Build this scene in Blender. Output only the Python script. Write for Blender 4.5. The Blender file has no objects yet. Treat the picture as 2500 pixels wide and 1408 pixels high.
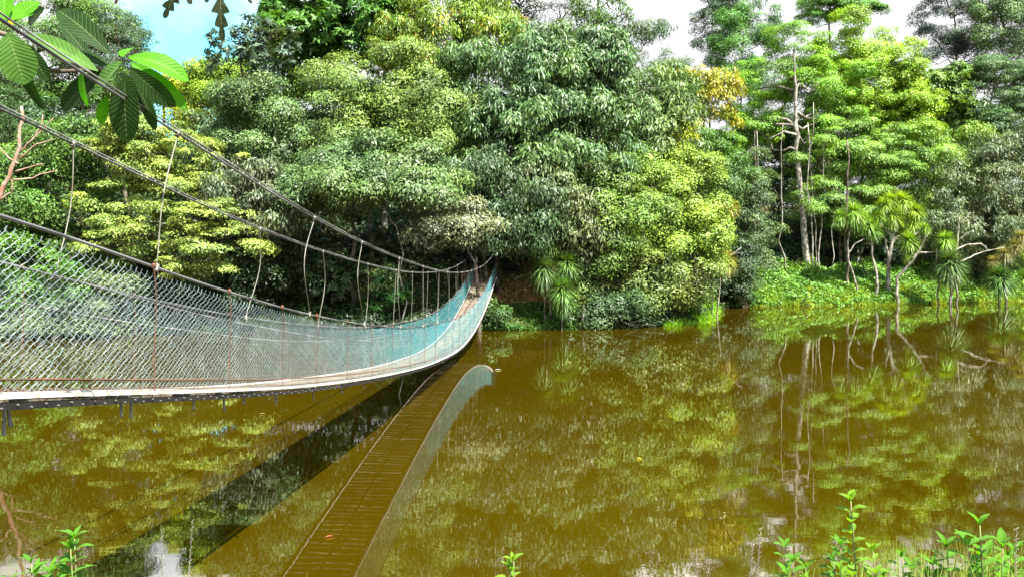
import bpy, math, random
import numpy as np
from mathutils import Vector, Matrix
random.seed(7)
S = bpy.context.scene
COL = S.collection
# ------------------------------------------------------------------ camera
F = 1850.0; CX = 1250.0; HY = 625.0; CH = 4.2
cam_d = bpy.data.cameras.new('camera'); cam = bpy.data.objects.new('camera', cam_d); COL.objects.link(cam)
cam.location = (0, 0, CH); cam.rotation_euler = (math.radians(90), 0, 0)
cam_d.sensor_width = 36; cam_d.lens = 36*F/2500; cam_d.shift_y = (HY-704)/2500
cam_d.clip_start = .05; cam_d.clip_end = 2000
S.camera = cam
# ------------------------------------------------------------------ sun and sky
SUN = Vector((.42, -.46, 1.05)).normalized()           # towards the sun
sd = bpy.data.lights.new('sun', 'SUN'); sd.energy = 5.0; sd.angle = math.radians(.5); sd.color = (1, .95, .86)
so = bpy.data.objects.new('sun', sd); COL.objects.link(so); so.location = (0, 0, 60)
so.rotation_euler = (-SUN).to_track_quat('-Z', 'Y').to_euler()
W = bpy.data.worlds.new('World'); S.world = W; W.use_nodes = True
nt = W.node_tree; nt.nodes.clear(); N = nt.nodes.new; Lk = nt.links.new
out = N('ShaderNodeOutputWorld'); bg = N('ShaderNodeBackground'); sky = N('ShaderNodeTexSky')
sky.sky_type = 'NISHITA'; sky.sun_disc = False
sky.sun_elevation = math.asin(SUN.z); sky.sun_rotation = math.atan2(SUN.x, SUN.y)
tc = N('ShaderNodeTexCoord')
def vdist(v, r0, r1, dist_noise):
    d = N('ShaderNodeVectorMath'); d.operation = 'DISTANCE'; Lk(dist_noise, d.inputs[0]); d.inputs[1].default_value = Vector(v).normalized()
    m = N('ShaderNodeMapRange'); m.inputs[1].default_value = r0; m.inputs[2].default_value = r1; m.interpolation_type = 'SMOOTHSTEP'
    Lk(d.outputs['Value'], m.inputs[0]); return m.outputs[0]
nz = N('ShaderNodeTexNoise'); nz.inputs['Scale'].default_value = 5; nz.inputs['Detail'].default_value = 8; nz.inputs['Roughness'].default_value = .6
Lk(tc.outputs['Generated'], nz.inputs['Vector'])
sub = N('ShaderNodeVectorMath'); sub.operation = 'MULTIPLY_ADD'; Lk(nz.outputs['Color'], sub.inputs[0]); sub.inputs[1].default_value = (.22, .22, .22); 
add = N('ShaderNodeVectorMath'); add.operation = 'ADD'; Lk(tc.outputs['Generated'], add.inputs[0]); add.inputs[1].default_value = (-.11, -.11, -.11)
Lk(add.outputs[0], sub.inputs[2])
mask = vdist((-.43, 1, .25), .03, .135, sub.outputs[0])     # 0 = blue opening, 1 = cloud
mn = N('ShaderNodeMath'); mn.operation = 'MINIMUM'; Lk(mask, mn.inputs[0]); mn.inputs[1].default_value = 1
# overhead openings well above the frame
nz2 = N('ShaderNodeTexNoise'); nz2.inputs['Scale'].default_value = 2.2; nz2.inputs['Detail'].default_value = 6
Lk(tc.outputs['Generated'], nz2.inputs['Vector'])
sx = N('ShaderNodeSeparateXYZ'); Lk(tc.outputs['Generated'], sx.inputs[0])
hi = N('ShaderNodeMapRange'); hi.inputs[1].default_value = .45; hi.inputs[2].default_value = .7; Lk(sx.outputs[2], hi.inputs[0])
cl = N('ShaderNodeMapRange'); cl.inputs[1].default_value = .40; cl.inputs[2].default_value = .58; Lk(nz2.outputs[0], cl.inputs[0])
inv = N('ShaderNodeMath'); inv.operation = 'SUBTRACT'; inv.inputs[0].default_value = 1; Lk(cl.outputs[0], inv.inputs[1])
hm = N('ShaderNodeMath'); hm.operation = 'MULTIPLY'; Lk(hi.outputs[0], hm.inputs[0]); Lk(inv.outputs[0], hm.inputs[1])
mm = N('ShaderNodeMath'); mm.operation = 'SUBTRACT'; mm.use_clamp = True; Lk(mn.outputs[0], mm.inputs[0]); Lk(hm.outputs[0], mm.inputs[1])
mix = N('ShaderNodeMix'); mix.data_type = 'RGBA'; Lk(mm.outputs[0], mix.inputs[0])
tint = N('ShaderNodeMix'); tint.data_type = 'RGBA'; tint.blend_type = 'MULTIPLY'; tint.inputs[0].default_value = 1
Lk(sky.outputs[0], tint.inputs[6]); tint.inputs[7].default_value = (.5, 1.35, 1.2, 1)
cb = N('ShaderNodeMapRange'); cb.inputs[1].default_value = .30; cb.inputs[2].default_value = .37; cb.inputs[3].default_value = 1; cb.inputs[4].default_value = 3.2; Lk(sx.outputs[2], cb.inputs[0])
cd_ = N('ShaderNodeMapRange'); cd_.inputs[1].default_value = .42; cd_.inputs[2].default_value = .55; cd_.inputs[3].default_value = 3.2; cd_.inputs[4].default_value = 1; Lk(sx.outputs[2], cd_.inputs[0])
cm = N('ShaderNodeMath'); cm.operation = 'MINIMUM'; Lk(cb.outputs[0], cm.inputs[0]); Lk(cd_.outputs[0], cm.inputs[1])  # brighter cloud band above the frame, added to strengthen the sky reflection on the water
cs = N('ShaderNodeVectorMath'); cs.operation = 'SCALE'; cs.inputs[0].default_value = (2.7, 2.75, 2.85); Lk(cm.outputs[0], cs.inputs['Scale']); Lk(cs.outputs[0], mix.inputs[7])
Lk(tint.outputs[2], mix.inputs[6])
Lk(mix.outputs[2], bg.inputs[0]); bg.inputs[1].default_value = .1; Lk(bg.outputs[0], out.inputs[0])
S.view_settings.view_transform = 'Standard'; S.view_settings.look = 'None'; S.view_settings.gamma = 1
S.view_settings.exposure = 2.22
S.render.engine = 'CYCLES'
S.cycles.max_bounces = 6; S.cycles.diffuse_bounces = 1; S.cycles.glossy_bounces = 3; S.cycles.transmission_bounces = 3
S.cycles.transparent_max_bounces = 6; S.cycles.caustics_reflective = False; S.cycles.caustics_refractive = False

# ------------------------------------------------------------------ helpers
def P(px, py, d): return Vector(((px-CX)/F*d, d, CH-(py-HY)/F*d))
def tag(o, label=None, cat=None, group=None, kind=None):
    if label: o['label'] = label
    if cat: o['category'] = cat
    if group: o['group'] = group
    if kind: o['kind'] = kind
    return o
def empty(name, loc=(0, 0, 0)):
    o = bpy.data.objects.new(name, None); COL.objects.link(o); o.location = loc; o.empty_display_size = .3; return o
def link(name, me, mat, parent=None, color=None):
    o = bpy.data.objects.new(name, me); COL.objects.link(o)
    if mat and not me.materials: me.materials.append(mat)
    if parent:
        o.parent = parent; o.location = -Vector(parent.location)
    if color: o.color = (*color, 1)
    return o
def fmesh(name, V, nper, rnd=None, uv=None, smooth=False):
    """V: (nfaces*nper,3) unshared verts, one polygon per nper verts"""
    V = np.asarray(V, dtype=np.float32).reshape(-1, 3); nv = len(V); nf = nv//nper
    me = bpy.data.meshes.new(name)
    me.vertices.add(nv); me.vertices.foreach_set('co', V.ravel())
    me.loops.add(nv); me.loops.foreach_set('vertex_index', np.arange(nv, dtype=np.int32))
    me.polygons.add(nf); me.polygons.foreach_set('loop_start', np.arange(0, nv, nper, dtype=np.int32))
    me.update(calc_edges=True)
    if rnd is not None:
        a = me.attributes.new('rnd', 'FLOAT', 'FACE'); a.data.foreach_set('value', np.asarray(rnd, dtype=np.float32))
    return me
class MB:
    def __init__(s): s.v = []; s.f = []; s.uv = []
    def tube(s, pts, rad, n=6, cap=True):
        pts = [Vector(p) for p in pts]; k = len(pts)
        if not hasattr(rad, '__len__'): rad = [rad]*k
        b = len(s.v); up = Vector((.13, .31, .94))
        for i, p in enumerate(pts):
            t = (pts[min(i+1, k-1)]-pts[max(i-1, 0)])
            if t.length < 1e-9: t = Vector((0, 0, 1))
            t.normalize(); a = t.cross(up)
            if a.length < .05: a = t.cross(Vector((1, 0, 0)))
            a.normalize(); c = t.cross(a)
            for j in range(n):
                an = 2*math.pi*j/n
                s.v.append(p+(a*math.cos(an)+c*math.sin(an))*rad[i])
        for i in range(k-1):
            for j in range(n):
                s.f.append((b+i*n+j, b+i*n+(j+1) % n, b+(i+1)*n+(j+1) % n, b+(i+1)*n+j))
        if cap:
            s.f.append(tuple(b+j for j in range(n))[::-1]); s.f.append(tuple(b+(k-1)*n+j for j in range(n)))
        return s
    def box(s, c, h, M=None):
        b = len(s.v); c = Vector(c)
        for x in (-1, 1):
            for y in (-1, 1):
                for z in (-1, 1):
                    q = Vector((x*h[0], y*h[1], z*h[2]))
                    if M: q = M @ q
                    s.v.append(c+q)
        for f in ((0, 1, 3, 2), (4, 6, 7, 5), (0, 4, 5, 1), (2, 3, 7, 6), (0, 2, 6, 4), (1, 5, 7, 3)): s.f.append(tuple(b+i for i in f))
        return s
    def build(s, name, mat, parent=None, smooth=False, color=None):
        me = bpy.data.meshes.new(name); me.from_pydata([tuple(v) for v in s.v], [], s.f); me.update()
        if smooth: me.polygons.foreach_set('use_smooth', [True]*len(me.polygons))
        return link(name, me, mat, parent, color)
# ------------------------------------------------------------------ materials
def newmat(name):
    m = bpy.data.materials.new(name); m.use_nodes = True; t = m.node_tree; t.nodes.clear()
    o = t.nodes.new('ShaderNodeOutputMaterial'); return m, t, o
def simple(name, col, rough=.7, spec=.3, metal=0, noise=None, col2=None, scale=5, bump=0, detail=5):
    m, t, o = newmat(name); p = t.nodes.new('ShaderNodeBsdfPrincipled'); t.links.new(p.outputs[0], o.inputs[0])
    p.inputs['Roughness'].default_value = rough; p.inputs['Specular IOR Level'].default_value = spec; p.inputs['Metallic'].default_value = metal
    p.inputs['Base Color'].default_value = (*col, 1)
    if col2:
        c = t.nodes.new('ShaderNodeTexCoord'); n = t.nodes.new('ShaderNodeTexNoise'); n.inputs['Scale'].default_value = scale; n.inputs['Detail'].default_value = detail
        t.links.new(c.outputs['Object'], n.inputs['Vector'])
        r = t.nodes.new('ShaderNodeMapRange'); r.inputs[1].default_value = .38; r.inputs[2].default_value = .62; t.links.new(n.outputs[0], r.inputs[0])
        x = t.nodes.new('ShaderNodeMix'); x.data_type = 'RGBA'; t.links.new(r.outputs[0], x.inputs[0]); x.inputs[6].default_value = (*col, 1); x.inputs[7].default_value = (*col2, 1)
        t.links.new(x.outputs[2], p.inputs['Base Color'])
        if bump:
            b = t.nodes.new('ShaderNodeBump'); b.inputs['Strength'].default_value = bump; b.inputs['Distance'].default_value = .05
            t.links.new(n.outputs[0], b.inputs['Height']); t.links.new(b.outputs[0], p.inputs['Normal'])
    return m
def leafmat(name, rough=.5, spec=.32, trans=.22, tr=(1.5, 1.35, .5), vary=.55, warm=.25, flush=None):
    m, t, o = newmat(name); nn = t.nodes.new; lk = t.links.new
    oi = nn('ShaderNodeObjectInfo'); at = nn('ShaderNodeAttribute'); at.attribute_name = 'rnd'
    v = nn('ShaderNodeMapRange'); v.inputs[3].default_value = 1-vary; v.inputs[4].default_value = 1+vary; lk(at.outputs['Fac'], v.inputs[0])
    c = nn('ShaderNodeVectorMath'); c.operation = 'SCALE'; lk(oi.outputs['Color'], c.inputs[0]); lk(v.outputs[0], c.inputs['Scale'])
    # per-clump hue drift
    co = nn('ShaderNodeTexCoord'); nz = nn('ShaderNodeTexNoise'); nz.inputs['Scale'].default_value = .45; nz.inputs['Detail'].default_value = 3; lk(co.outputs['Object'], nz.inputs['Vector'])
    mr = nn('ShaderNodeMapRange'); mr.inputs[1].default_value = .4; mr.inputs[2].default_value = .65; lk(nz.outputs[0], mr.inputs[0])
    hx = nn('ShaderNodeMix'); hx.data_type = 'RGBA'; hx.blend_type = 'MULTIPLY'; lk(mr.outputs[0], hx.inputs[0]); lk(c.outputs[0], hx.inputs[6])
    hx.inputs[7].default_value = (1+1.5*warm, 1+.8*warm, 1-.5*warm, 1)
    colour = hx.outputs[2]
    if flush:
        gz = nn('ShaderNodeMapRange'); gz.inputs[1].default_value = .62; gz.inputs[2].default_value = .72; lk(at.outputs['Fac'], gz.inputs[0])
        n3 = nn('ShaderNodeTexNoise'); n3.inputs['Scale'].default_value = .7; lk(co.outputs['Object'], n3.inputs['Vector'])
        g3 = nn('ShaderNodeMapRange'); g3.inputs[1].default_value = .45; g3.inputs[2].default_value = .6; lk(n3.outputs[0], g3.inputs[0])
        mu = nn('ShaderNodeMath'); mu.operation = 'MULTIPLY'; lk(gz.outputs[0], mu.inputs[0]); lk(g3.outputs[0], mu.inputs[1])
        fx = nn('ShaderNodeMix'); fx.data_type = 'RGBA'; lk(mu.outputs[0], fx.inputs[0]); lk(colour, fx.inputs[6]); fx.inputs[7].default_value = (*flush, 1); colour = fx.outputs[2]
    p = nn('ShaderNodeBsdfPrincipled'); lk(colour, p.inputs['Base Color']); p.inputs['Roughness'].default_value = rough; p.inputs['Specular IOR Level'].default_value = spec
    tb = nn('ShaderNodeBsdfTranslucent'); tx = nn('ShaderNodeVectorMath'); tx.operation = 'MULTIPLY'; lk(colour, tx.inputs[0]); tx.inputs[1].default_value = tr; lk(tx.outputs[0], tb.inputs[0])
    ms = nn('ShaderNodeMixShader'); ms.inputs[0].default_value = trans; lk(p.outputs[0], ms.inputs[1]); lk(tb.outputs[0], ms.inputs[2]); lk(ms.outputs[0], o.inputs[0])
    return m
M = {}
M['leaf'] = leafmat('leaf')
M['gloss'] = leafmat('glossy_leaf', rough=.5, spec=.45, trans=.16)
M['flush'] = leafmat('flushing_leaf', rough=.45, spec=.5, flush=(.42, .25, .02))
M['bark'] = simple('bark', (.16, .13, .10), .9, .1, col2=(.05, .04, .03), scale=3, bump=.6)
M['pale_bark'] = simple('pale_bark', (.34, .32, .27), .85, .1, col2=(.12, .105, .08), scale=2.2, bump=.5)
M['pink_bark'] = simple('pink_bark', (.26, .13, .09), .85, .1, col2=(.30, .24, .19), scale=3, bump=.3)
M['wire'] = simple('galvanised_wire', (.62, .66, .64), .45, .5, metal=.15, col2=(.42, .44, .42), scale=6)
M['cable'] = simple('steel_cable', (.28, .28, .27), .4, .5, metal=.4, col2=(.07, .07, .06), scale=2.5)
M['darkcable'] = simple('weathered_cable', (.17, .17, .18), .42, .5, metal=.3, col2=(.03, .03, .04), scale=1.3)
M['rust'] = simple('rusty_rod', (.14, .055, .025), .8, .2, col2=(.07, .045, .035), scale=9)
M['rope'] = simple('hanger_wire', (.20, .19, .16), .55, .3, col2=(.10, .09, .06), scale=3)
M['rubber'] = simple('black_strap', (.012, .012, .012), .7, .2)
M['edge'] = simple('white_edge_strip', (.62, .60, .58), .55, .3, col2=(.30, .26, .23), scale=9, detail=9)
M['board'] = simple('deck_board', (.17, .14, .105), .8, .2, col2=(.09, .065, .045), scale=4, bump=.3)
M['joist'] = simple('dark_timber', (.016, .013, .011), .85, .2, col2=(.008, .007, .006), scale=5)

# net paint: galvanised near the camera end, turquoise coating on the far half
def netmat():
    m, t, o = newmat('chain_link'); nn = t.nodes.new; lk = t.links.new
    p = nn('ShaderNodeBsdfPrincipled'); lk(p.outputs[0], o.inputs[0]); p.inputs['Roughness'].default_value = .5; p.inputs['Specular IOR Level'].default_value = .5; p.inputs['Metallic'].default_value = .1
    c = nn('ShaderNodeTexCoord'); s = nn('ShaderNodeSeparateXYZ'); lk(c.outputs['Object'], s.inputs[0])
    n = nn('ShaderNodeTexNoise'); n.inputs['Scale'].default_value = .8; n.inputs['Detail'].default_value = 6; lk(c.outputs['Object'], n.inputs['Vector'])
    a = nn('ShaderNodeMath'); a.operation = 'MULTIPLY_ADD'; lk(n.outputs[0], a.inputs[0]); a.inputs[1].default_value = 16; lk(s.outputs[1], a.inputs[2])
    r = nn('ShaderNodeMapRange'); r.inputs[1].default_value = 23; r.inputs[2].default_value = 32; lk(a.outputs[0], r.inputs[0])
    x = nn('ShaderNodeMix'); x.data_type = 'RGBA'; lk(r.outputs[0], x.inputs[0]); x.inputs[6].default_value = (.12, .15, .15, 1); x.inputs[7].default_value = (.04, .24, .27, 1)
    n4 = nn('ShaderNodeTexNoise'); n4.inputs['Scale'].default_value = 3.5; n4.inputs['Detail'].default_value = 8; lk(c.outputs['Object'], n4.inputs['Vector'])
    r4 = nn('ShaderNodeMapRange'); r4.inputs[1].default_value = .50; r4.inputs[2].default_value = .64; lk(n4.outputs[0], r4.inputs[0])
    y4 = nn('ShaderNodeMix'); y4.data_type = 'RGBA'; lk(r4.outputs[0], y4.inputs[0]); lk(x.outputs[2], y4.inputs[6]); y4.inputs[7].default_value = (.20, .26, .27, 1)
    lk(y4.outputs[2], p.inputs['Base Color']); return m
M['net'] = netmat()

# ------------------------------------------------------------------ terrain and water
SH = np.array([(-400, 30), (-60, 37), (-27, 40), (-14.4, 41), (-2.3, 43), (3.5, 43.6), (8.5, 45), (12.4, 49), (14.2, 54), (16.0, 60), (20.8, 64), (30, 65.5), (38.6, 68), (48.6, 72), (100, 80), (400, 90)], float)
def shore(x): return np.interp(x, SH[:, 0], SH[:, 1])
def bumpy(x, y): return .35*np.sin(x*.9+.3*y)*np.cos(y*.7-.2*x)+.18*np.sin(x*2.3+1)*np.sin(y*1.9)
def terr(x, y):
    x = np.asarray(x, float); y = np.asarray(y, float)
    s = y-shore(x)
    z = np.interp(s, [-30, -1.5, 0, 1, 6, 14, 45, 200, 1500], [-2.5, -.9, -.05, .5, 3.4, 6.5, 13, 18, 18])
    z = z+bumpy(x, y)*np.clip((s-1)/4, 0, 1)
    # near bank where the photographer stands
    e = 4.3+.3*np.sin(x*.8)
    nb = np.interp(y-e, [-200, -4.5, -1.2, 0, 2.2, 6], [4.5, 2.6, 2.35, 1.3, -.6, -2.5])
    nb = nb+np.where((y < e-1), .9*np.exp(-((x+4.2)/1.6)**2), 0)
    return np.maximum(z, nb)
def axis(parts): return np.unique(np.concatenate([np.arange(a, b, st) for a, b, st in parts]))
gx = axis([(-900, -60, 40), (-60, 60, .8), (60, 901, 40)]); gy = axis([(-300, -4, 20), (-4, 12, .4), (12, 36, 4), (36, 95, .8), (95, 1301, 60)])
GX, GY = np.meshgrid(gx, gy); GZ = terr(GX, GY); nx = len(gx); ny = len(gy)
fc = [(j*nx+i, j*nx+i+1, (j+1)*nx+i+1, (j+1)*nx+i) for j in range(ny-1) for i in range(nx-1)]
me = bpy.data.meshes.new('ground'); me.from_pydata(np.stack([GX, GY, GZ], -1).reshape(-1, 3).tolist(), [], fc); me.update()
me.polygons.foreach_set('use_smooth', [True]*len(me.polygons))
mg = simple('soil', (.10, .065, .03), .95, .05, col2=(.045, .05, .02), scale=.9, bump=1, detail=10)
ground = link('ground', me, mg); tag(ground, kind='structure')
# water
m, t, o = newmat('murky_water'); nn = t.nodes.new; lk = t.links.new
p = nn('ShaderNodeBsdfPrincipled'); lk(p.outputs[0], o.inputs[0])
c = nn('ShaderNodeTexCoord')
n0 = nn('ShaderNodeTexNoise'); n0.inputs['Scale'].default_value = .12; n0.inputs['Detail'].default_value = 7; lk(c.outputs['Object'], n0.inputs['Vector'])
r0 = nn('ShaderNodeMapRange'); r0.inputs[1].default_value = .35; r0.inputs[2].default_value = .65; lk(n0.outputs[0], r0.inputs[0])
x0 = nn('ShaderNodeMix'); x0.data_type = 'RGBA'; lk(r0.outputs[0], x0.inputs[0]); x0.inputs[6].default_value = (.024, .0150, .0001, 1); x0.inputs[7].default_value = (.032, .0225, .0002, 1)
lk(x0.outputs[2], p.inputs['Base Color'])
p.inputs['Roughness'].default_value = .012; p.inputs['IOR'].default_value = 1.95; p.inputs['Specular Tint'].default_value = (1, .94, .72, 1); p.inputs['Specular IOR Level'].default_value = .5
mp = nn('ShaderNodeMapping'); mp.inputs['Scale'].default_value = (1.0, 2.0, 1); lk(c.outputs['Object'], mp.inputs[0])
n1 = nn('ShaderNodeTexNoise'); n1.inputs['Scale'].default_value = 2.2; n1.inputs['Detail'].default_value = 3; lk(mp.outputs[0], n1.inputs['Vector'])
n2 = nn('ShaderNodeTexNoise'); n2.inputs['Scale'].default_value = .5; n2.inputs['Detail'].default_value = 2; lk(mp.outputs[0], n2.inputs['Vector'])
b1 = nn('ShaderNodeBump'); b1.inputs['Strength'].default_value = .009; b1.inputs['Distance'].default_value = .05; lk(n1.outputs[0], b1.inputs['Height'])
b2 = nn('ShaderNodeBump'); b2.inputs['Strength'].default_value = .013; b2.inputs['Distance'].default_value = .12; lk(n2.outputs[0], b2.inputs['Height']); lk(b1.outputs[0], b2.inputs['Normal'])
lk(b2.outputs[0], p.inputs['Normal'])
wm = bpy.data.meshes.new('water'); wm.from_pydata([(-900, -2, 0), (900, -2, 0), (900, 200, 0), (-900, 200, 0)], [], [(0, 1, 2, 3)]); wm.update()
tag(link('water', wm, m), kind='structure')

# ------------------------------------------------------------------ foliage machinery
RG = np.random.default_rng(11)
def unit(a): return a/np.maximum(np.linalg.norm(a, axis=-1, keepdims=True), 1e-9)
def leaf_quads(pos, nrm, dr, L, Wd, fold=.15):
    """one folded diamond per leaf"""
    dr = unit(dr-nrm*np.sum(dr*nrm, -1, keepdims=True)); side = np.cross(nrm, dr)
    L = L[:, None]; Wd = Wd[:, None]
    a = pos; b = pos+dr*L*.45+side*Wd*.5+nrm*Wd*fold; c = pos+dr*L-nrm*L*.12; d = pos+dr*L*.45-side*Wd*.5+nrm*Wd*fold
    return np.stack([a, b, c, d], 1)
STY = {  # clump radius (m), flatness, leaf length, width, droop, up-bias, leaves per m2 of clump surface
    'small':   dict(r=1.15, fl=.68, L=.17, W=.085, droop=.15, up=.45, n=470),
    'silver':  dict(r=1.25, fl=.62, L=.19, W=.085, droop=.35, up=.55, n=470),
    'droop':   dict(r=.85, fl=.85, L=.36, W=.10, droop=1.5, up=.25, n=270),
    'spray':   dict(r=1.3, fl=.36, L=.16, W=.085, droop=.15, up=.95, n=560),
    'soft':    dict(r=1.25, fl=.42, L=.18, W=.085, droop=.2, up=.7, n=480),
    'rosette': dict(r=.55, fl=.7, L=.42, W=.15, droop=.25, up=.6, n=230),
    'fine':    dict(r=.8, fl=.5, L=.15, W=.05, droop=.3, up=.4, n=330),
}
def crown_leaves(lobes, style, dens=1.0, lsc=1.0, cov=1.0, csz=1.0):
    """lobes: (centre, (rx,ry,rz)) in metres -> leaf quads, and clump centres for the limbs"""
    st = STY[style]; Q = []; R = []; CC = []
    for c, r in lobes:
        c = np.array(c); r = np.array(r); area = 4*math.pi*((r[0]*r[1]+r[0]*r[2]+r[1]*r[2])/3)
        cr = st['r']*csz*min(1.0, .45+min(r)/4)
        nc = max(5, int(cov*area/(math.pi*cr*cr*(.9 if style != 'spray' else .6))*1.3))
        u = unit(RG.normal(size=(nc*2, 3))); keep = (u[:, 1] < .25) | (RG.random(nc*2) < .35); u = u[keep][:nc]; nc = len(u)
        rad = RG.uniform(.40, 1.10, nc)**.6; rad = rad*(1+.16*np.sin(u[:, 0]*7+c[0])+.16*np.sin(u[:, 2]*8+c[2]*2))
        cc = c+u*r*rad[:, None]; CC.append(cc)
        for k in range(nc):
            s = cr*(.42+.95*RG.random()**1.5); n = int(dens*st['n']*s*s*(.9 if u[k, 1] < .3 else .5))
            if n < 6: continue
            if style == 'rosette':
                n7 = max(2, n//8); v = unit(RG.normal(size=(n7, 3))+np.array([0, -.2, .5])+u[k]*.5)
                base = cc[k]+v*np.array([s, s, s*st['fl']])*RG.uniform(.5, 1.05, (n7, 1))
                ax = unit(v+np.array([0, 0, .6])+RG.normal(size=(n7, 3))*.25)
                t1 = unit(np.cross(ax, np.array([.3, .1, .9]))); t2 = np.cross(ax, t1)
                an = (np.arange(8)[None]/8*2*math.pi+RG.uniform(0, 6, (n7, 1)))[..., None]
                d = t1[:, None]*np.cos(an)+t2[:, None]*np.sin(an)+ax[:, None]*RG.uniform(-.1, .6, (n7, 8, 1))
                pos = np.repeat(base[:, None], 8, 1).reshape(-1, 3); d = unit(d.reshape(-1, 3)); nr = unit(np.repeat(ax[:, None], 8, 1).reshape(-1, 3)+RG.normal(size=pos.shape)*.15)
            else:
                v = unit(RG.normal(size=(n, 3))+np.array([0, 0, .55])+u[k]*.45)
                sh = RG.random((n, 1))
                pos = cc[k]+v*np.array([s, s, s*st['fl']])*(.35+.7*sh**.55)
                pos = pos+RG.normal(size=pos.shape)*.10*s*np.array([1, 1, st['fl']])
                nr = unit(v*.8+u[k]*.3+np.array([0, -.05, st['up']])+RG.normal(size=(n, 3))*.33)
                d = v*np.array([1, 1, .3])+RG.normal(size=(n, 3))*.6-np.array([0, 0, st['droop']])
                if st['droop'] > 1:
                    nr = unit(v*np.array([1, 1, .5])+u[k]*.3+RG.normal(size=(n, 3))*.45+np.array([0, 0, .35]))
            m_ = len(pos); L = st['L']*lsc*(.5+1.15*RG.random(m_)**1.6)*(1+.12*math.sin(k*2.1)); Wd = st['W']*lsc*RG.uniform(.7, 1.3, m_)
            Q.append(leaf_quads(pos, nr, d, L, Wd)); R.append(np.clip(RG.normal(.5, .2, m_)+RG.normal()*.17, 0, 1))
    return np.concatenate(Q), np.concatenate(R), np.concatenate(CC)
def wob(a, b, n=5, amp=.15):
    a = Vector(a); b = Vector(b); L = (b-a).length; o = []
    for i in range(n+1):
        f = i/n; q = a.lerp(b, f)
        if 0 < i < n: q = q+Vector(RG.normal(size=3))*amp*L*.12
        o.append(q)
    return o
NLEAF = 0
def tree(label, lobes_px, d, style, color, bark='bark', mat='leaf', dens=1.0, lsc=1.0, cov=1.0, csz=1.0, trunk=None, tr=.16, depth=.8,
         name='broadleaf_tree', cat='tree', group='trees of the forest on the far bank', limbs=16, base=None, limb_r=.05):
    """lobes_px: (px, py, rx, ry[, extra depth]) in photo pixels at distance d"""
    global NLEAF
    lobes = []
    for lb in lobes_px:
        px, py, rx, ry = lb[:4]; dd = d+(lb[4] if len(lb) > 4 else 0)
        rx *= 1.14; ry *= 1.14; c = P(px, py, dd); a = rx/F*dd; b = ry/F*dd
        lobes.append((tuple(c), (a, max(.8, min(a, 4.5)*depth), b)))
        if a > 1.3:          # boughs that stick out of the outline
            for _ in range(3):
                an = RG.uniform(-.3, math.pi+.3); f_ = RG.uniform(.85, 1.12); s_ = RG.uniform(.24, .42)
                lobes.append(((c.x+a*f_*math.cos(an), c.y-RG.uniform(0, .6)*min(a, 4.5)*depth, c.z+b*f_*math.sin(an)), (a*s_, a*s_, b*s_*.8)))
    q, r, cc = crown_leaves(lobes, style, dens, lsc, cov, csz)
    NLEAF += len(q)
    top = Vector(lobes[0][0])
    if trunk: tp = [P(x, y, d) for x, y in trunk]
    else:
        bx = top.x+RG.normal()*.4; by = max(top.y+.6, float(shore(bx))+1.2)
        if base: bx, by = base
        tp = [Vector((bx, by, 0)), top.lerp(Vector((bx, by, top.z)), .5)-Vector((0, 0, max(1, (top.z-2)*.35))), top]
    b0 = tp[0].copy(); gz = float(terr(b0.x, b0.y)); 
    if gz > b0.z or not trunk: b0.z = gz-.15
    elif b0.z-gz > .1: tp = [Vector((b0.x, b0.y, gz-.15))]+tp; b0 = tp[0]
    tp[0] = b0
    e = empty(name, b0); tag(e, label, cat, group)
    # smooth the trunk
    pts = []
    for i in range(len(tp)-1):
        w = wob(tp[i], tp[i+1], 5, .25 if not trunk else .1); pts += w if i == 0 else w[1:]
    mb = MB(); k = len(pts); mb.tube(pts, [tr*(1-.72*i/(k-1)) for i in range(k)], 7)
    hub = pts[int(k*.55):]
    sel = RG.permutation(len(cc))[:limbs]
    for j in sel:
        t_ = Vector(cc[j]); st_ = min(hub, key=lambda h: (h-t_).length+max(0, h.z-t_.z)*2)
        w = wob(st_, t_, 5, .6); mb.tube(w, [limb_r*(1-.75*i/5)*max(.6, tr/.16) for i in range(6)], 5, cap=False)
        for h_ in range(2):
            s_ = w[3]; t2 = s_+(t_-s_)*RG.uniform(.6, 1.2)+Vector(RG.normal(size=3))*.6; mb.tube(wob(s_, t2, 3, .6), [.02, .015, .01, .006], 4, cap=False)
    mb.build('trunk', M[bark], e, smooth=True)
    me = fmesh('crown', q.reshape(-1, 3), 4, r); link('crown', me, M[mat], e, color)
    return e

sg = (.07, .13, .04); dg = (.035, .08, .022); yg = (.13, .23, .02); lime = (.11, .25, .015); gold = (.36, .34, .02)
bgc = (.055, .095, .07); mid = (.06, .13, .022); dk = (.022, .05, .016); pale = (.115, .19, .045); vy = (.30, .36, .01)
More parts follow.
